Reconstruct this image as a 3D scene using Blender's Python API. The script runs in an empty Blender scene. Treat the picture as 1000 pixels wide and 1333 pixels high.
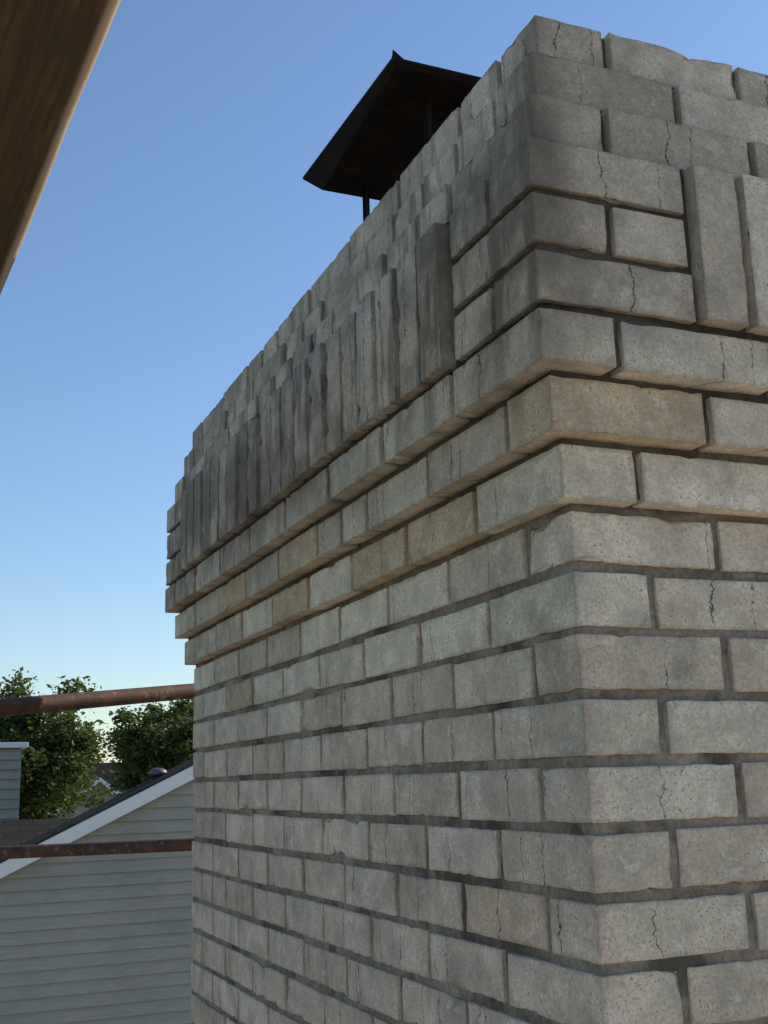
import bpy, bmesh, math, random
from mathutils import Vector, Matrix, noise
random.seed(7)
R=math.radians
scene=bpy.context.scene
scene.view_settings.view_transform='Standard'
scene.view_settings.look='None'
scene.view_settings.exposure=0

# ------------------------------------------------------------ helpers
def link(o,parent=None):
    scene.collection.objects.link(o)
    if parent: o.parent=parent
    return o
def empty(name):
    e=bpy.data.objects.new(name,None); return link(e)
def mesh_obj(name,verts,faces,mat,parent=None,smooth=False,attrs=None):
    me=bpy.data.meshes.new(name); me.from_pydata(verts,[],faces); me.update()
    if mat: me.materials.append(mat)
    if smooth: me.polygons.foreach_set('use_smooth',[True]*len(me.polygons))
    if attrs:
        for k,(typ,data) in attrs.items():
            a=me.attributes.new(k,typ,'POINT')
            a.data.foreach_set('color' if typ=='FLOAT_COLOR' else 'vector',data)
    return link(bpy.data.objects.new(name,me),parent)

class NT:
    def __init__(s,name):
        s.m=bpy.data.materials.new(name); s.m.use_nodes=True
        s.t=s.m.node_tree; s.b=s.t.nodes['Principled BSDF']; s.o=s.t.nodes['Material Output']
        s.tc=s.t.nodes.new('ShaderNodeTexCoord').outputs['Object']
    def n(s,typ,**kw):
        nd=s.t.nodes.new(typ)
        for k,v in kw.items(): setattr(nd,k,v)
        return nd
    def set(s,sock,v):
        if hasattr(v,'is_linked') or isinstance(v,bpy.types.NodeSocket): s.t.links.new(v,sock)
        else: sock.default_value=v
    def noise(s,scale,detail=3,rough=.55,vec=None,stretch=None,dist=0):
        v=vec or s.tc
        if stretch:
            mp=s.n('ShaderNodeMapping'); s.set(mp.inputs['Vector'],v); mp.inputs['Scale'].default_value=stretch; v=mp.outputs[0]
        nd=s.n('ShaderNodeTexNoise'); s.set(nd.inputs['Vector'],v)
        nd.inputs['Scale'].default_value=scale; nd.inputs['Detail'].default_value=detail
        nd.inputs['Roughness'].default_value=rough; nd.inputs['Distortion'].default_value=dist
        return nd.outputs['Fac']
    def math(s,op,a,b=0.0,c=None):
        nd=s.n('ShaderNodeMath',operation=op); s.set(nd.inputs[0],a); s.set(nd.inputs[1],b)
        if c is not None: s.set(nd.inputs[2],c)
        return nd.outputs[0]
    def ramp(s,v,a,b,lo=0.0,hi=1.0):
        nd=s.n('ShaderNodeMapRange'); nd.clamp=True; nd.interpolation_type='SMOOTHSTEP'
        s.set(nd.inputs[0],v); s.set(nd.inputs[1],a); s.set(nd.inputs[2],b); s.set(nd.inputs[3],lo); s.set(nd.inputs[4],hi)
        return nd.outputs[0]
    def mix(s,f,a,b,mode='MIX'):
        nd=s.n('ShaderNodeMix',data_type='RGBA',blend_type=mode)
        s.set(nd.inputs[0],f)
        for i,v in ((6,a),(7,b)):
            if isinstance(v,tuple): v=(v[0],v[1],v[2],1)
            s.set(nd.inputs[i],v)
        return nd.outputs[2]
    def gray(s,v):
        nd=s.n('ShaderNodeCombineColor'); 
        for i in range(3): s.set(nd.inputs[i],v)
        return nd.outputs[0]
    def sep(s,v):
        nd=s.n('ShaderNodeSeparateXYZ'); s.set(nd.inputs[0],v); return nd.outputs
    def bump(s,h,strength,dist,prev=None):
        nd=s.n('ShaderNodeBump'); s.set(nd.inputs['Height'],h)
        nd.inputs['Strength'].default_value=strength; nd.inputs['Distance'].default_value=dist
        if prev: s.set(nd.inputs['Normal'],prev)
        return nd.outputs[0]
    def done(s,col,rough=.9,normal=None,metal=0,spec=.3):
        s.set(s.b.inputs['Base Color'],col if not isinstance(col,tuple) else (*col,1))
        s.set(s.b.inputs['Roughness'],rough); s.b.inputs['Metallic'].default_value=metal
        s.b.inputs['Specular IOR Level'].default_value=spec
        if normal: s.set(s.b.inputs['Normal'],normal)
        return s.m

# ------------------------------------------------------------ camera
Zc=Vector((-.0278,.9729,-.2298)).normalized()
Yc=Vector((-.3838,-.2291,-.8945)); Yc=(Yc-Yc.dot(Zc)*Zc).normalized()
Xc=Yc.cross(Zc)
M=Matrix((Xc,Yc,Zc)).to_4x4()
cd=bpy.data.cameras.new('camera'); cam=bpy.data.objects.new('camera',cd); link(cam)
cam.matrix_world=M
cd.sensor_fit='HORIZONTAL'; cd.sensor_width=36; cd.lens=36*1.48
cd.clip_start=.02; cd.clip_end=5000
scene.camera=cam

# ------------------------------------------------------------ light
AZ=R(76); EL=R(32)
w=bpy.data.worlds.new('World'); scene.world=w; w.use_nodes=True
nt=w.node_tree; bg=nt.nodes['Background']; sk=nt.nodes.new('ShaderNodeTexSky'); sk.sky_type='NISHITA'
sk.sun_disc=False; sk.sun_elevation=EL; sk.sun_rotation=AZ; sk.air_density=1.2; sk.dust_density=.15; sk.ozone_density=4.5
nt.links.new(sk.outputs[0],bg.inputs[0]); bg.inputs[1].default_value=.15
sd=bpy.data.lights.new('sun','SUN'); sd.energy=5; sd.angle=R(.5); sd.color=(1,.86,.68)
so=bpy.data.objects.new('sun',sd); link(so)
sdir=Vector((math.cos(EL)*math.sin(AZ),math.cos(EL)*math.cos(AZ),math.sin(EL)))
so.rotation_mode='QUATERNION'; so.rotation_quaternion=sdir.to_track_quat('Z','Y')

# ------------------------------------------------------------ brick material
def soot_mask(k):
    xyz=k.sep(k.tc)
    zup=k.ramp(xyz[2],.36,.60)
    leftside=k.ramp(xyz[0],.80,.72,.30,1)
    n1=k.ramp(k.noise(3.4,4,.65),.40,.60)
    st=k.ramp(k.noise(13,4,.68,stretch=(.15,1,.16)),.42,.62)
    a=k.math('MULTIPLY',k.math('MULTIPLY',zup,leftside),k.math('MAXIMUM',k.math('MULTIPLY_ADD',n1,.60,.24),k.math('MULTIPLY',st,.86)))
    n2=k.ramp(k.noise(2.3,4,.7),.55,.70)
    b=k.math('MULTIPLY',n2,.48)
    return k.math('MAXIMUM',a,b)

def brick_mat():
    k=NT('weathered_white_brick')
    at=k.n('ShaderNodeAttribute',attribute_name='bcol'); sc=k.n('ShaderNodeSeparateColor'); k.set(sc.inputs[0],at.outputs['Color'])
    r,g,b=sc.outputs[0],sc.outputs[1],sc.outputs[2]; al=at.outputs['Alpha']
    lo=k.n('ShaderNodeAttribute',attribute_name='bloc').outputs['Vector']; lu,ed,lz=k.sep(lo)
    xyz=k.sep(k.tc)
    base=k.mix(r,(.61,.50,.37),(.84,.725,.555))
    tan=k.ramp(al,.985,.988)
    base=k.mix(k.math('MULTIPLY',tan,.62),base,(.60,.42,.235))
    pk=k.math('MULTIPLY',k.ramp(xyz[2],.35,-.10),k.ramp(xyz[0],.80,.77))
    base=k.mix(k.math('MULTIPLY',pk,.5),base,(.66,.47,.37))
    nb=k.noise(16,5,.72); nl=k.noise(3,3,.6)
    base=k.mix(1,base,k.gray(k.ramp(nb,.3,.7,.72,1.12)),'MULTIPLY')
    base=k.mix(1,base,k.gray(k.ramp(nl,.3,.7,.82,1.08)),'MULTIPLY')
    n22=k.noise(24,4,.78,dist=.5)
    lime=k.ramp(n22,.56,.64)
    base=k.mix(k.math('MULTIPLY',lime,.4),base,(.86,.78,.65))
    ru=k.ramp(nl,.60,.70)
    base=k.mix(k.math('MULTIPLY',ru,.28),base,(.50,.36,.22))
    pn=k.noise(300,1,.6); pit=k.ramp(pn,.31,.37,1,0)
    pit=k.math('MULTIPLY',pit,k.ramp(nb,.40,.6))
    grain=k.ramp(k.noise(190,2,.8),.25,.75,.80,1.12)
    base=k.mix(1,base,k.gray(grain),'MULTIPLY')
    base=k.mix(k.math('MULTIPLY',pit,.7),base,(.14,.115,.085))
    # hairline cracks, mostly upright, within single bricks
    wv=k.noise(22,3,.6,stretch=(.4,.4,1)); wv2=k.noise(110,2,.65)
    uu=k.math('MULTIPLY_ADD',k.math('SUBTRACT',wv2,.5),.013,lu)
    def crack(pos,seed,width):
        u=k.math('SUBTRACT',uu,pos)
        u=k.math('MULTIPLY_ADD',k.math('SUBTRACT',wv,.5),.05*seed,u)
        return k.ramp(k.math('ABSOLUTE',u),width*.3,width,1,0)
    c1=k.math('MULTIPLY',crack(k.math('MULTIPLY_ADD',g,.16,-.08),1,.0018),k.ramp(b,.60,.61,1,0))
    c2=k.math('MULTIPLY',crack(k.math('MULTIPLY_ADD',g,-.2,.14),-1,.0013),k.ramp(b,.45,.46,1,0))
    c3=k.math('MULTIPLY',crack(k.math('MULTIPLY_ADD',r,.2,-.1),.4,.0012),k.ramp(al,.5,.51,1,0))
    cr=k.math('MAXIMUM',k.math('MAXIMUM',c1,c2),c3)
    cr=k.math('MULTIPLY',cr,k.ramp(nb,.46,.58,1,.4))
    base=k.mix(k.math('MULTIPLY',cr,.9),base,(.06,.05,.04))
    # dirt creeping in from the arrises
    e=k.math('MULTIPLY_ADD',k.math('SUBTRACT',n22,.5),-.035,ed)
    edge=k.ramp(e,-.001,.0055,1,0)
    base=k.mix(k.math('MULTIPLY',edge,.40),base,(.26,.205,.15))
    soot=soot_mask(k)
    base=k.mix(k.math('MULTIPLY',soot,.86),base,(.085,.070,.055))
    h=k.math('ADD',k.noise(70,3,.75),k.math('MULTIPLY',pit,-.4))
    nrm=k.bump(h,.36,.003)
    return k.done(base,.93,nrm,spec=.2)

def mortar_mat():
    k=NT('old_mortar')
    base=k.mix(k.ramp(k.noise(9,3,.6),.3,.7),(.22,.18,.135),(.38,.315,.245))
    base=k.mix(1,base,k.gray(k.ramp(k.noise(120,2,.7),.25,.75,.7,1.15)),'MULTIPLY')
    moss=k.ramp(k.noise(5,4,.7),.50,.62)
    base=k.mix(k.math('MULTIPLY',moss,.75),base,(.07,.058,.045))
    xyz=k.sep(k.tc)
    up=k.ramp(xyz[2],.2,.55)
    base=k.mix(k.math('MULTIPLY',up,.78),base,(.06,.05,.04))
    nrm=k.bump(k.noise(140,3,.7),.8,.004)
    return k.done(base,.96,nrm,spec=.15)
MB=brick_mat(); MM=mortar_mat()

# ------------------------------------------------------------ chimney
CX,CY=.768,1.205; WX,WY=1.50,2.045
H=.0796; ZT=1.051; D=.110; J=.0118
NC=95
TAN={(8,1),(7,3),(8,4),(7,5),(15,0),(10,6)}
def off(i):
    return {0:.010,1:.031,2:.052,3:.071,4:.071,5:.071,6:.072,7:.047,8:.023}.get(i,0.0)
V=[];F=[];COL=[];LOC=[]
def axis(a,b,n,r):
    L=b-a
    if n<=1: return [a,a+r,b-r,b]
    m=max(2,n); q=r+.0012
    return [a,a+r*.4,a+r,a+q]+[a+q+(L-2*q)*i/m for i in range(1,m)]+[b-q,b-r,b-r*.4,b]
def brick(lo,hi,detail,rot=None,chip=1.0,tan=False):
    r=.0014*random.uniform(.7,1.5) if detail else .003
    ax=[]
    for d in range(3):
        L=hi[d]-lo[d]
        ax.append(axis(lo[d],hi[d],max(3,int(L/.015)) if detail else 1,r))
    c=[(lo[d]+hi[d])/2 for d in range(3)]
    col=(random.random(),random.random(),random.random(),random.random())
    if tan: col=(random.uniform(.2,.7),col[1],col[2],.995)
    seed=Vector((random.uniform(-50,50),random.uniform(-50,50),random.uniform(-50,50)))
    big=random.random()<.08
    idx={}
    nx,ny,nz=[len(a) for a in ax]
    def vert(i,j,k):
        key=(i,j,k)
        if key in idx: return idx[key]
        p=Vector((ax[0][i],ax[1][j],ax[2][k]))
        q=Vector([min(max(p[d],lo[d]+r),hi[d]-r) for d in range(3)])
        dv=p-q
        n=dv.normalized() if dv.length>1e-9 else Vector((0,0,1))
        cnt=sum(1 for d in range(3) if abs(dv[d])>1e-7)
        out=q+n*r
        ds=sorted(min(p[d]-lo[d],hi[d]-p[d]) for d in range(3))
        if detail:
            a=noise.noise(p*38+seed)*.0004+noise.noise(p*9+seed)*.0006
            if ds[1]<.0045:
                e=noise.noise(p*75+seed*1.7)
                a-= max(0,e-.12)*.0052*chip
                if cnt==3: a-=.001*chip
            if big:
                e2=noise.noise(p*16+seed*.7)*max(0,1-ds[1]/.03); a-=max(0,e2-.14)*.018
            out+=n*a
        if rot: 
            out=Vector(c)+rot@(out-Vector(c))
        idx[key]=len(V); V.append(out[:]); COL.extend(col)
        LOC.extend((p.x-c[0]+p.y-c[1],ds[1],p.z-c[2]))
        return idx[key]
    def quad(a,b,c_,d_): F.append((a,b,c_,d_))
    for i in range(nx-1):
        for j in range(ny-1):
            quad(vert(i,j,0),vert(i,j+1,0),vert(i+1,j+1,0),vert(i+1,j,0))
            quad(vert(i,j,nz-1),vert(i+1,j,nz-1),vert(i+1,j+1,nz-1),vert(i,j+1,nz-1))
    for i in range(nx-1):
        for k in range(nz-1):
            quad(vert(i,0,k),vert(i+1,0,k),vert(i+1,0,k+1),vert(i,0,k+1))
            quad(vert(i,ny-1,k),vert(i,ny-1,k+1),vert(i+1,ny-1,k+1),vert(i+1,ny-1,k))
    for j in range(ny-1):
        for k in range(nz-1):
            quad(vert(0,j,k),vert(0,j,k+1),vert(0,j+1,k+1),vert(0,j+1,k))
            quad(vert(nx-1,j,k),vert(nx-1,j+1,k),vert(nx-1,j+1,k+1),vert(nx-1,j,k+1))

def put(xa,xb,ya,yb,za,zb,i,side,chip=1.0,tan=False):
    vis = i<23 and (side in 'LR')
    jz=.0018 if i>2 else .003
    za+=random.uniform(-jz,jz); zb+=random.uniform(-jz,jz)
    jp=random.uniform(-.0016,.0016)*(1 if i>2 else 1.8)
    if side=='L': xa+=jp
    if side=='R': ya+=jp
    jl=random.uniform(-.005,.003)
    if side=='L': yb+=jl
    if side=='R': xb+=jl
    rot=None
    if vis: rot=Matrix.Rotation(R(random.gauss(0,.3)),3,'X' if side=='L' else 'Y')
    brick((xa,ya,za),(xb,yb,zb),vis,rot,chip,tan)

def split(a,b,prob):
    if random.random()<prob and b-a>.15:
        m=(a+b)/2+random.uniform(-.01,.01)
        return [(a,m-J/2),(m+J/2,b)]
    return [(a,b)]
for i in range(NC):
    o=off(i); zb=ZT-H*(i+1); za=zb+J/2; zt=zb+H-J/2
    x0,y0,x1,y1=CX-o,CY-o,CX+WX+o,CY+WY+o
    even=(i%2==0)
    chip=1.6 if i<7 else 1.0
    if i in (3,4,5):
        P=.238
        for (cx,sx) in ((x0,1),(x1,-1)):
            for (cy,sy) in ((y0,1),(y1,-1)):
                def bx(ax_,bx_,ay_,by_,side):
                    xs=sorted((cx+sx*ax_,cx+sx*bx_)); ys=sorted((cy+sy*ay_,cy+sy*by_))
                    put(xs[0],xs[1],ys[0],ys[1],za,zt,i,side if (sx>0 or sy>0) else 'B',chip)
                if even:
                    bx(0,D,0,P,'L'); bx(D+J,P,0,D,'R')
                else:
                    bx(0,P,0,D,'R'); bx(0,D,D+J,P,'L')
        continue
    hw=D+J
    sp=.75 if i in(1,) else (.5 if i in (0,2) else .02)
    def runs(a,b,n,trim=0):
        p=(b-a+J)/n
        return [(a+k*p,a+(k+1)*p-J) for k in range(n)]
    if even:
        rl=runs(y0,y1-hw,8); rR=runs(x0+hw,x1,6); rB=runs(x0,x1-hw,6); rE=runs(y0+hw,y1,8)
    else:
        rl=runs(y0+hw,y1,8); rR=runs(x0,x1-hw,6); rB=runs(x0+hw,x1,6); rE=runs(y0,y1-hw,8)
    for n_,(a,b) in enumerate(rl):
        for (c,d) in split(a,b,sp): put(x0,x0+D,c,d,za,zt,i,'L',chip,(i,n_) in TAN)
    for (a,b) in rR:
        for (c,d) in split(a,b,.03): put(c,d,y0,y0+D,za,zt,i,'R',chip)
    for (a,b) in rB: put(a,b,y1-D,y1,za,zt,i,'B')
    for (a,b) in rE: put(x1-D,x1,a,b,za,zt,i,'B')
zb=ZT-H*6+J/2; zt=ZT-H*3-J/2; o=.071; pr=.013
x0,y0,x1,y1=CX-o,CY-o,CX+WX+o,CY+WY+o
def soldiers(a,b,fn):
    n=int(round((b-a)/.085)); p=(b-a)/n
    for k in range(n):
        j=random.uniform(-.004,.003)
        fn(a+k*p+J/2+random.uniform(-.002,.004),a+(k+1)*p-J/2,j)
zj=lambda:random.uniform(-.003,.003)
def srot(ax): return Matrix.Rotation(R(random.gauss(0,.5)),3,ax)
soldiers(y0+.243,y1-.243,lambda a,b,j: brick((x0-pr+j,a,zb+zj()),(x0+.09,b,zt+zj()),True,srot('X'),1.9))
soldiers(x0+.243,x1-.243,lambda a,b,j: brick((a,y0-pr+j,zb+zj()),(b,y0+.09,zt+zj()),True,srot('Y'),1.4))
soldiers(y0+.243,y1-.243,lambda a,b,j: brick((x1-.09,a,zb),(x1+pr+j,b,zt),False))
soldiers(x0+.243,x1-.243,lambda a,b,j: brick((a,y1-.09,zb),(b,y1+pr+j,zt),False))
chim=empty('brick_chimney')
mesh_obj('bricks',V,F,MB,chim,True,{'bcol':('FLOAT_COLOR',COL),'bloc':('FLOAT_VECTOR',LOC)})
# mortar core
V=[];F=[]
prof=[]
for i in range(NC-1,-1,-1):
    zb=ZT-H*(i+1); o=off(i); rc=.0052 if i>8 else (.010 if i>2 else .013)
    up=off(i+1) if i<NC-1 else 0
    lo_=zb+(J/2+.006 if o>up+.005 else 0)
    hi_=zb+H
    if i>0 and off(i-1)>o+.005: hi_=zb+H+J/2+.006
    if i>0 and off(i-1)<o-.005: hi_=zb+H-J/2-.003
    if i<NC-1 and off(i+1)>o+.005: lo_=zb-J/2-.003
    if i==0: hi_=ZT-J/2-.004
    rows=4 if i<23 else 1
    for q in range(rows+1):
        if q==0 and prof and abs(prof[-1][0]-lo_)<1e-6 and abs(prof[-1][1]-(o-rc))<1e-6: continue
        prof.append((lo_+(hi_-lo_)*q/rows,o-rc))
def ring(o,z,stepn=.022):
    x0,y0,x1,y1=CX-o,CY-o,CX+WX+o,CY+WY+o
    pts=[]
    nx=90; ny=110
    for k in range(nx): pts.append((x0+(x1-x0)*k/nx,y0,0,-1))
    for k in range(ny): pts.append((x1,y0+(y1-y0)*k/ny,1,0))
    for k in range(nx): pts.append((x1-(x1-x0)*k/nx,y1,0,1))
    for k in range(ny): pts.append((x0,y1-(y1-y0)*k/ny,-1,0))
    return pts
N=None
for (z,o) in prof:
    pts=ring(o,z); N=len(pts)
    for (x,y,nx_,ny_) in pts:
        p=Vector((x,y,z)); a=noise.noise(p*50)*.003+noise.noise(p*12)*.004 if z>-1 else 0
        V.append((x+nx_*a,y+ny_*a,z))
for q in range(len(prof)-1):
    for k in range(N):
        a=q*N+k; b=q*N+(k+1)%N
        F.append((a,b,b+N,a+N))
base=(len(prof)-1)*N
top=prof[-1][0]
def addring(inset,z):
    st=len(V)
    for (x,y,nx_,ny_) in ring(prof[-1][1]-inset,z): V.append((x,y,z+noise.noise(Vector((x,y,z))*15)*.004))
    return st
prev=base
for ins,dz in ((.03,.006),(.14,.03),(.35,.06),(.55,.075)):
    st=addring(ins,top+dz)
    for k in range(N):
        F.append((prev+k,prev+(k+1)%N,st+(k+1)%N,st+k))
    prev=st
F.append(tuple(prev+k for k in range(N)))
mesh_obj('mortar',V,F,MM,chim,True)
def tube_rect(x0,x1,y0,y1,z0,z1,t):
    vs=[];fs=[]
    rings=[(x0,x1,y0,y1,z0),(x0,x1,y0,y1,z1),(x0+t,x1-t,y0+t,y1-t,z1),(x0+t,x1-t,y0+t,y1-t,z0)]
    for a,b,c,d,z in rings: vs+=[(a,c,z),(b,c,z),(b,d,z),(a,d,z)]
    for q in range(3):
        for k in range(4):
            fs.append((q*4+k,q*4+(k+1)%4,q*4+4+(k+1)%4,q*4+4+k))
    return vs,fs
k=NT('flue_clay'); MF=k.done(k.mix(k.noise(30),(.10,.07,.05),(.2,.12,.08)),.9,k.bump(k.noise(80),.4,.003))
v,f=tube_rect(1.12,1.50,2.10,2.52,1.08,1.20,.025); mesh_obj('flue_liner',v,f,MF,chim)

# ------------------------------------------------------------ chimney cap
k=NT('cap_metal')
rust=k.ramp(k.noise(9,4,.6),.45,.65)
MC=k.done(k.mix(rust,(.016,.014,.013),(.028,.020,.016)),.85,k.bump(k.noise(60),.3,.003),spec=.10)
cap=empty('chimney_cap')
bm=bmesh.new()
ax0,ax1,ay0,ay1=.899,1.60,2.0,2.615; zc=1.553
def tz(y): return -.014+(y-ay0)/(ay1-ay0)*.038
def bring(ins,z,il=None,iN=None):
    il=ins if il is None else il; iN=ins if iN is None else iN
    return [bm.verts.new((x,y,z+tz(y))) for x,y in ((ax0+il*.3,ay0+iN),(ax1-ins,ay0+iN),(ax1-ins,ay1-ins),(ax0+il,ay1-ins))]
r0=bring(.043,zc-.048,.040,.012); r1=bring(.001,zc-.004); r2=bring(0,zc+.002); r3=bring(.02,zc+.008)
for v_ in r0[:2]: v_.co.z+=.034
def br(a,b):
    for q in range(4): bm.faces.new((a[q],a[(q+1)%4],b[(q+1)%4],b[q]))
br(r0,r1);br(r1,r2);br(r2,r3)
apex=bm.verts.new(((ax0+ax1)/2,(ay0+ay1)/2,zc+.06))
for q in range(4): bm.faces.new((r3[q],r3[(q+1)%4],apex))
bm.faces.new(r0[::-1])
fv=[bm.verts.new((p[0],p[1],p[2]-.014)) for p in ((ax0,ay0,zc-.004),(ax0+.03,ay0+.004,zc+.004),(ax0+.002,ay0+.002,zc+.022),(ax0+.008,ay0+.03,zc+.004))]
bm.faces.new((fv[0],fv[1],fv[2])); bm.faces.new((fv[0],fv[2],fv[3])); bm.faces.new((fv[1],fv[3],fv[2]))
me=bpy.data.meshes.new('hood'); bm.to_mesh(me); bm.free(); me.materials.append(MC); link(bpy.data.objects.new('hood',me),cap)
def box(name,x0,x1,y0,y1,z0,z1,mat,parent,bev=.002):
    bm=bmesh.new(); bmesh.ops.create_cube(bm,size=1)
    for v in bm.verts: v.co=Vector(((x0+x1)/2+v.co.x*(x1-x0),(y0+y1)/2+v.co.y*(y1-y0),(z0+z1)/2+v.co.z*(z1-z0)))
    if bev: bmesh.ops.bevel(bm,geom=bm.edges[:],offset=bev,segments=2,affect='EDGES',profile=.5)
    me=bpy.data.meshes.new(name); bm.to_mesh(me); bm.free(); me.materials.append(mat)
    return link(bpy.data.objects.new(name,me),parent)
n=0
for (lx,ly) in ((1.045,2.53),(1.035,2.12),(1.53,2.53),(1.53,2.12)):
    n+=1; box('leg_%d'%n,lx-.008,lx+.008,ly-.002,ly+.002,1.08,zc-.02,MC,cap,0)
    box('leg_brace_%d'%n,lx-.003,lx+.003,ly-.02,ly+.01,1.08,zc-.02,MC,cap,0)
for n,yy in enumerate((2.12,2.53)): box('strap_%d'%n,1.045,1.53,yy-.014,yy-.003,1.17,1.19,MC,cap,0)

# ------------------------------------------------------------ tubes
def tube(pts,rads,seg=16,jit=0):
    vs=[];fs=[];P=[Vector(p) for p in pts]
    for i,p in enumerate(P):
        d=(P[min(i+1,len(P)-1)]-P[max(i-1,0)]).normalized()
        u=d.cross(Vector((0,0,1)) if abs(d.z)<.9 else Vector((1,0,0))).normalized(); v=d.cross(u)
        for s in range(seg):
            a=2*math.pi*s/seg; rr=rads[i]*(1+jit*noise.noise(p*3+Vector((s,0,0))))
            vs.append((p+(u*math.cos(a)+v*math.sin(a))*rr)[:])
    for i in range(len(P)-1):
        for s in range(seg):
            a=i*seg+s;b=i*seg+(s+1)%seg; fs.append((a,b,b+seg,a+seg))
    fs.append(tuple(range(seg))[::-1]); fs.append(tuple((len(P)-1)*seg+s for s in range(seg)))
    return vs,fs
k=NT('rusty_steel')
rs=k.ramp(k.noise(14,4,.65),.35,.62)
col=k.mix(rs,(.14,.06,.04),(.07,.042,.032)); col=k.mix(k.ramp(k.noise(40,3,.7),.55,.7),col,(.20,.165,.14))
MR=k.done(col,.75,k.bump(k.noise(90,3,.7),.5,.003),metal=.1)
def pole(a,b,ext0,ext1,r):
    a=Vector(a);b=Vector(b);d=(b-a).normalized()
    p=a-d*ext0;q=b+d*ext1
    pts=[p.lerp(q,i/12) for i in range(13)]
    vs,fs=tube(pts,[r]*13)
    return mesh_obj('scaffold_pole',vs,fs,MR,None,True)
pole((.263,3.19,.217),(.873,3.58,.295),2.2,1.2,.0235)
pole((.379,4.37,-.21),(.992,4.108,-.2),2.2,1.2,.0225)

# ------------------------------------------------------------ scaffold plank overhead
k=NT('plank_wood')
g=k.noise(16,4,.6,stretch=(6,.35,6),dist=.8)
col=k.mix(k.ramp(g,.3,.7),(.075,.048,.025),(.125,.082,.042))
col=k.mix(k.ramp(k.noise(5,3,.6),.5,.7),col,(.08,.055,.032))
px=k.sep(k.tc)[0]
col=k.mix(k.ramp(px,.150,.160),col,k.mix(g,(.42,.30,.19),(.55,.42,.29)))  # sunlit strip painted in: paler wood colour along the right edge only
MW=k.done(col,.85,k.bump(g,.4,.003),spec=.15)
bm=bmesh.new()
L0,L1=-.6,3.1
w2,t2,rr=.17,.045,.019
def arc(cx,cz,a0,a1,n=8):
    return [(cx+rr*math.cos(R(a0+(a1-a0)*i/n)),cz+rr*math.sin(R(a0+(a1-a0)*i/n))) for i in range(n+1)]
prof2=arc(w2-rr,rr,-90,0)+arc(w2-rr,t2-rr,0,90)+arc(-w2+rr,t2-rr,90,180)+arc(-w2+rr,rr,180,270)
rings=[]
for q in range(61):
    y=L0+(L1-L0)*q/60
    rings.append([bm.verts.new((px_+.003*noise.noise(Vector((px_*9,y*5,pz*20))),y,pz+.002*noise.noise(Vector((px_*6,y*4,7)))))for px_,pz in prof2])
for a,b in zip(rings,rings[1:]):
    for s in range(len(prof2)):
        t=(s+1)%len(prof2); f_=bm.faces.new((a[s],a[t],b[t],b[s])); f_.smooth=True
bm.faces.new(rings[0][::-1]); bm.faces.new(rings[-1])
bmesh.ops.recalc_face_normals(bm,faces=bm.faces[:])
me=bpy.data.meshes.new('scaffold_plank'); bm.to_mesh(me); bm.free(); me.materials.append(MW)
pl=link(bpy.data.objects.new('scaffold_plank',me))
dirv=Vector((-.053,.741,0)).normalized()
pl.rotation_euler=(0,0,math.atan2(-dirv.x,dirv.y))
nrm_=Vector((dirv.y,-dirv.x,0))
pl.location=Vector((.168,1.048,.8))-nrm_*w2-dirv*1.048

# ------------------------------------------------------------ neighbour house with lap siding
k=NT('vinyl_siding')
c=k.mix(k.ramp(k.noise(1.2,3),.3,.7),(.31,.29,.235),(.37,.345,.285))
c=k.mix(1,c,k.gray(k.ramp(k.noise(25,3,.6,stretch=(.3,1,2)),.3,.7,.9,1.05)),'MULTIPLY')
MS=k.done(c,.6)
k=NT('white_trim'); MT=k.done(k.mix(k.noise(4,4),(.7,.7,.68),(.8,.8,.78)),.5)
k=NT('asphalt_shingle')
bt=k.n('ShaderNodeTexBrick'); bt.inputs['Scale'].default_value=1; bt.inputs['Brick Width'].default_value=.3; bt.inputs['Row Height'].default_value=.14
bt.inputs['Mortar Size'].default_value=.008; bt.inputs['Color1'].default_value=(.03,.028,.026,1); bt.inputs['Color2'].default_value=(.06,.055,.05,1); bt.inputs['Mortar'].default_value=(.015,.015,.015,1)
sw=k.n('ShaderNodeCombineXYZ'); xyz=k.sep(k.tc); k.set(sw.inputs[0],xyz[0]); k.set(sw.inputs[1],xyz[1]); k.set(bt.inputs['Vector'],sw.outputs[0])
MSH=k.done(k.mix(.5,bt.outputs[0],k.gray(k.ramp(k.noise(60,3),.3,.7,.025,.06))),1.0,k.bump(k.noise(90),.5,.01),spec=.03)
GZ=-6.8
house=empty('siding_house')
RX=5.4
def rz(x):
    return (.472*x-1.012) if x<=RX else (.472*RX-1.012-.472*(x-RX))
HX0,HX1=-1.9,2*RX+1.9; HY0,HY1=10.0,10.45
def siding_wall(name,x0,x1,y,z0,z1,mat,parent,clipf=None,exp=.102):
    vs=[];fs=[]; z=z0
    while z<z1:
        zt=min(z+exp,z1)
        if clipf:
            xa0,xb0=clipf(z); xa1,xb1=clipf(zt)
            if xb0-xa0<.02: break
            if xb1<xa1: xa1=xb1=(xa1+xb1)/2
        else: xa0,xb0,xa1,xb1=x0,x1,x0,x1
        lip=.032; s=len(vs)
        # board face, its lower lip, and the recess running up behind the lip
        vs+=[(xa0,y-lip,z),(xb0,y-lip,z),(xb1,y-.004,zt+.024),(xa1,y-.004,zt+.024),
             (xa0,y-lip+.004,z),(xb0,y-lip+.004,z),(xa0,y-.006,z+.030),(xb0,y-.006,z+.030)]
        fs+=[(s,s+1,s+2,s+3),(s+4,s+5,s+1,s),(s+6,s+7,s+5,s+4)]
        z+=exp
    return mesh_obj(name,vs,fs,mat,parent)
def clipf(z):
    xa=(z+1.012)/.472; xb=2*RX-xa
    return (max(xa,HX0+.35),min(xb,HX1-.35))
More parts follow.
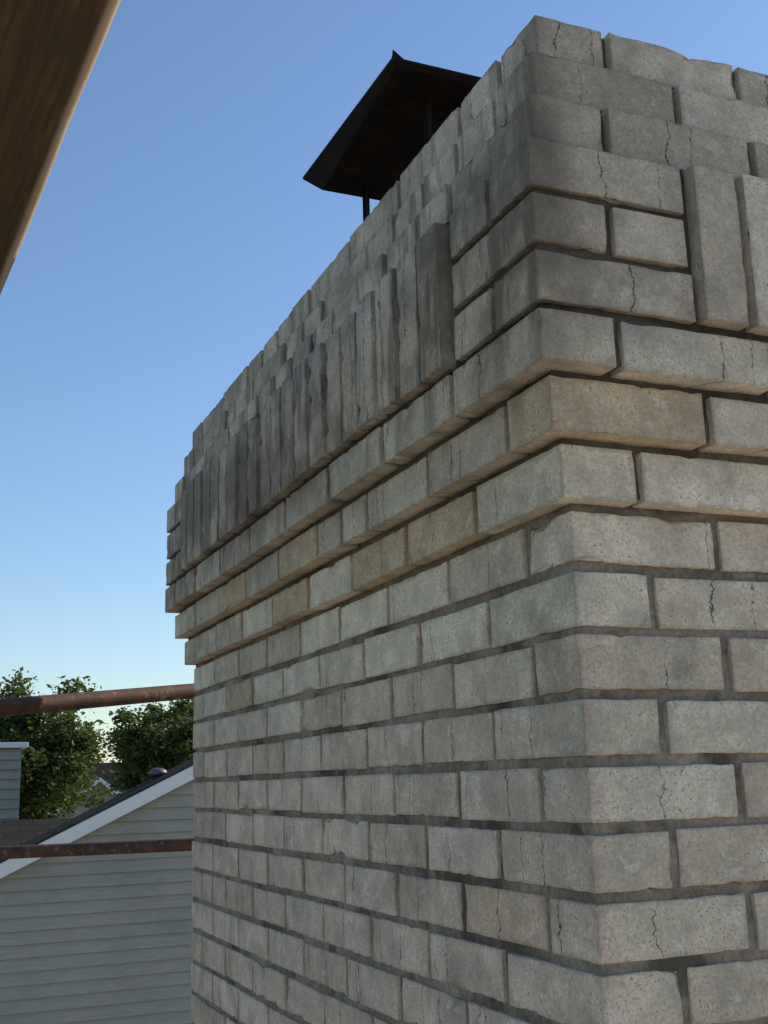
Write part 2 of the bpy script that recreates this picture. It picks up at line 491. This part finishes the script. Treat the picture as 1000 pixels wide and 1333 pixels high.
siding_wall('front_siding',0,0,HY0,GZ,rz(RX)-.05,MS,house,clipf)
bm=bmesh.new()
pr_=[(HX0+.36,GZ),(HX1-.36,GZ),(HX1-.36,rz(HX1-.36)-.02),(RX,rz(RX)-.02),(HX0+.36,rz(HX0+.36)-.02)]
a=[bm.verts.new((x,HY0+.01,z)) for x,z in pr_]; b=[bm.verts.new((x,HY1-.1,z)) for x,z in pr_]
bm.faces.new(a);bm.faces.new(b[::-1])
for q in range(5): bm.faces.new((a[q],b[q],b[(q+1)%5],a[(q+1)%5]))
me=bpy.data.meshes.new('wall_body'); bm.to_mesh(me); bm.free(); me.materials.append(MS); link(bpy.data.objects.new('wall_body',me),house)
def slab(name,xa,za,xb,zb_,y0,y1,t0,t1,mat):
    vs=[(xa,y0,za+t0),(xb,y0,zb_+t0),(xb,y0,zb_+t1),(xa,y0,za+t1),(xa,y1,za+t0),(xb,y1,zb_+t0),(xb,y1,zb_+t1),(xa,y1,za+t1)]
    fs=[(0,1,2,3),(5,4,7,6),(4,0,3,7),(1,5,6,2),(3,2,6,7),(4,5,1,0)]
    return mesh_obj(name,vs,fs,mat,house)
for s,(xa,xb) in enumerate(((HX0,RX),(HX1,RX))):
    slab('roof_deck_%d'%s,xa,rz(xa),xb,rz(xb),HY0-.10,HY1,.08,.098,MSH)
    slab('rake_board_%d'%s,xa,rz(xa),xb,rz(xb),HY0-.095,HY0-.055,-.04,.078,MT)
    slab('rake_soffit_%d'%s,xa,rz(xa),xb,rz(xb),HY0-.053,HY0-.0355,.02,.05,MT)
box('corner_board',HX0+.30,HX0+.40,HY0-.04,HY0+.05,GZ,rz(HX0+.3)-.02,MT,house)
vs=[(-2.6,10.8,-1.25),(6,10.8,-1.25),(6,13.0,-.30),(-2.6,13.0,-.30),(6,15.2,-1.25),(-2.6,15.2,-1.25)]
vs+=[(x,y,z-.12) for x,y,z in vs]
mesh_obj('rear_roof',vs,[(0,1,2,3),(3,2,4,5),(1,7,8,2),(2,8,10,4),(0,3,9,6),(3,5,11,9),(6,9,8,7),(9,11,10,8),(0,6,7,1),(4,10,11,5)],MSH,house)
box('rear_wing_wall',-2.3,5.7,11.1,14.9,GZ,-1.38,MS,house,0)
box('chase_core',.45,1.205,13.12,13.75,GZ,.45,MS,house,0)
siding_wall('chase_siding',.44,1.215,13.11,-1.2,.42,MS,house)
box('chase_cap',.38,1.28,13.04,13.82,.452,.51,MT,house,.006)
k=NT('vent_metal'); MV=k.done(k.mix(k.noise(20),(.08,.08,.08),(.16,.16,.16)),.5,metal=.6)
vz=rz(2.12)+.06
vs,fs=tube([(2.12,10.3,vz-.1),(2.12,10.3,vz+.05),(2.12,10.3,vz+.05),(2.12,10.3,vz+.07),(2.12,10.3,vz+.10),(2.12,10.3,vz+.115)],[.05,.05,.08,.09,.07,.03])
mesh_obj('roof_vent',vs,fs,MV,house,True)

# ------------------------------------------------------------ ground
k=NT('ground_grass')
c=k.mix(k.ramp(k.noise(.15,4,.6),.35,.65),(.07,.09,.035),(.13,.12,.07))
c=k.mix(1,c,k.gray(k.ramp(k.noise(4,4,.7),.3,.7,.7,1.2)),'MULTIPLY')
MG=k.done(c,1)
S=2500
mesh_obj('ground',[(-S,-S,GZ),(S,-S,GZ),(S,S,GZ),(-S,S,GZ)],[(0,1,2,3)],MG)
k=NT('bounce_concrete'); MD=k.done(k.mix(k.ramp(k.noise(2,4,.6),.3,.7),(.50,.445,.38),(.60,.54,.46)),.95)
mesh_obj('bounce_slab',[(-9,-45,GZ+.004),(40,-45,GZ+.004),(40,4,GZ+.004),(-9,4,GZ+.004)],[(0,1,2,3)],MD)  # unseen pale slab, added to bounce warm sunlight up onto the chimney

# ------------------------------------------------------------ trees
def leaf_mat(name,a,b):
    k=NT(name)
    at=k.n('ShaderNodeAttribute',attribute_name='lc'); sc=k.n('ShaderNodeSeparateColor'); k.set(sc.inputs[0],at.outputs['Color'])
    c=k.mix(sc.outputs[0],a,b)
    k.done(c,.6)
    tr=k.n('ShaderNodeBsdfTranslucent'); k.set(tr.inputs[0],k.mix(.5,c,(.16,.22,.03)))
    ms=k.n('ShaderNodeMixShader'); ms.inputs[0].default_value=.3
    k.set(ms.inputs[1],k.b.outputs[0]); k.set(ms.inputs[2],tr.outputs[0]); k.set(k.o.inputs[0],ms.outputs[0])
    return k.m
ML=leaf_mat('leaves',(.04,.065,.02),(.14,.165,.045))
k=NT('bark'); MK=k.done(k.mix(k.noise(12,4),(.06,.045,.035),(.14,.11,.085)),.95)
def tree(name,base,cz,rx,rzz,clumps,per,leaf,seed,ry=None,cs=1.0):
    rnd=random.Random(seed); par=empty(name)
    ry=ry or rx
    bx,by,_=base
    tv=[];tf=[]
    def add(vs,fs):
        o=len(tv); tv.extend(vs); tf.extend([tuple(i+o for i in f) for f in fs])
    pts=[(bx+.1*math.sin(i),by,GZ+(cz+rzz*.6-GZ)*i/8) for i in range(9)]
    add(*tube(pts,[.26*(1-i/9.5)+.02 for i in range(9)],seg=10,jit=.1))
    V=[];F=[];C=[]
    for c in range(clumps):
        th=rnd.uniform(0,2*math.pi); u=rnd.uniform(-1,1); rr=rnd.uniform(.1,1)**.5
        lob=1+.45*noise.noise(Vector((math.cos(th)*1.6,math.sin(th)*1.6,u*1.8+seed)))
        s=math.sqrt(1-u*u)
        cc=Vector((bx+math.cos(th)*s*rx*rr*lob,by+math.sin(th)*s*ry*rr*lob,cz+u*rzz*rr*lob))
        if c%4==0:
            st=Vector((bx,by,min(cc.z-.4,cz-rzz*.3+rnd.uniform(-.6,.6))))
            mid=st.lerp(cc,.5)+Vector((0,0,-.15))
            add(*tube([st,mid,cc],[.07,.04,.012],seg=6))
        cr=rnd.uniform(.28,.5)*cs; tone=rnd.random()
        for l in range(per):
            p=cc+Vector((rnd.gauss(0,cr*.6),rnd.gauss(0,cr*.6),rnd.gauss(0,cr*.42)))
            q=leaf*rnd.uniform(.6,1.3)
            e=Vector((rnd.gauss(0,1),rnd.gauss(0,1),rnd.gauss(0,.5))).normalized()
            f=e.cross(Vector((rnd.gauss(0,.6),rnd.gauss(0,.6),rnd.gauss(0,1)))).normalized()
            o=len(V)
            V+= [(p+e*q)[:],(p+f*q*.55)[:],(p-e*q)[:],(p-f*q*.55)[:]]
            F.append((o,o+1,o+2,o+3))
            t=min(1,max(0,tone*.6+rnd.random()*.4)); C+= [t,t,t,1]*4
    mesh_obj('crown',V,F,ML,par,False,{'lc':('FLOAT_COLOR',C)})
    mesh_obj('trunk',tv,tf,MK,par,True)
tree('deciduous_tree',(3.3,35,0),1.0,2.15,2.1,200,150,.095,3)
tree('deciduous_tree',(9.1,40,0),1.25,2.6,1.85,200,130,.10,11)
rnd=random.Random(5); V=[];F=[];C=[]
for c in range(520):
    x=rnd.uniform(-40,120); y=rnd.uniform(105,150); top=rnd.uniform(-3.5,.3)+1.2*noise.noise(Vector((x*.07,y*.05,0)))
    for l in range(60):
        p=Vector((x+rnd.gauss(0,2.2),y+rnd.gauss(0,2),top-abs(rnd.gauss(0,2.4))))
        q=rnd.uniform(.3,.7); e=Vector((rnd.gauss(0,1),rnd.gauss(0,1),rnd.gauss(0,1))).normalized(); f=e.cross(Vector((rnd.gauss(0,1),rnd.gauss(0,1),rnd.gauss(0,1)))).normalized()
        o=len(V); V+=[(p+e*q)[:],(p+f*q*.6)[:],(p-e*q)[:],(p-f*q*.6)[:]]; F.append((o,o+1,o+2,o+3)); t=rnd.random(); C+=[t,t,t,1]*4
mesh_obj('distant_trees',V,F,ML,None,False,{'lc':('FLOAT_COLOR',C)})

# ------------------------------------------------------------ distant houses
k=NT('tan_wall'); MTW=k.done(k.mix(k.noise(2),(.32,.25,.18),(.4,.32,.24)),.8)
k=NT('window_glass'); MGL=k.done((.03,.035,.04),.15,spec=.6)
def far_house(cx,cy,w,d,eave,ridge,mat,rot):
    e=empty('distant_house')
    vs=[(-w/2,-d/2,GZ),(w/2,-d/2,GZ),(w/2,d/2,GZ),(-w/2,d/2,GZ),(-w/2,-d/2,eave),(w/2,-d/2,eave),(w/2,d/2,eave),(-w/2,d/2,eave),(0,-d/2,ridge-.1),(0,d/2,ridge-.1)]
    mesh_obj('walls',vs,[(0,1,5,8,4),(1,2,6,5),(2,3,7,9,6),(3,0,4,7)],mat,e)
    s=(ridge-eave)/(w/2); o=.4
    for sg in (-1,1):
        a=(sg*(w/2+o),-d/2-o,eave-s*o); b=(0,-d/2-o,ridge)
        vs=[a,b,(b[0],d/2+o,b[2]),(a[0],d/2+o,a[2])]; vs+=[(x,y,z+.18) for x,y,z in vs]
        mesh_obj('roof_side',vs,[(0,1,2,3),(7,6,5,4),(0,4,5,1),(3,2,6,7),(0,3,7,4)],MSH,e)
        vs=[(a[0],a[1]-.03,a[2]-.1),(b[0],b[1]-.03,b[2]-.1),(b[0],b[1]-.03,b[2]+.2),(a[0],a[1]-.03,a[2]+.2)]
        mesh_obj('rake_trim',vs,[(0,1,2,3)],MT,e)
        box('window',sg*w*.2-.5,sg*w*.2+.5,-d/2-.05,-d/2-.01,eave-1.9,eave-.6,MGL,e,0)
    box('attic_window',-.4,.4,-d/2-.05,-d/2-.01,eave+.2,eave+1,MGL,e,0)
    e.location=(cx,cy,0); e.rotation_euler=(0,0,rot)
far_house(11.3,80,5,9,-1.3,.5,MS,.1)
far_house(15.6,98,5,6,.1,1.9,MTW,1.35)
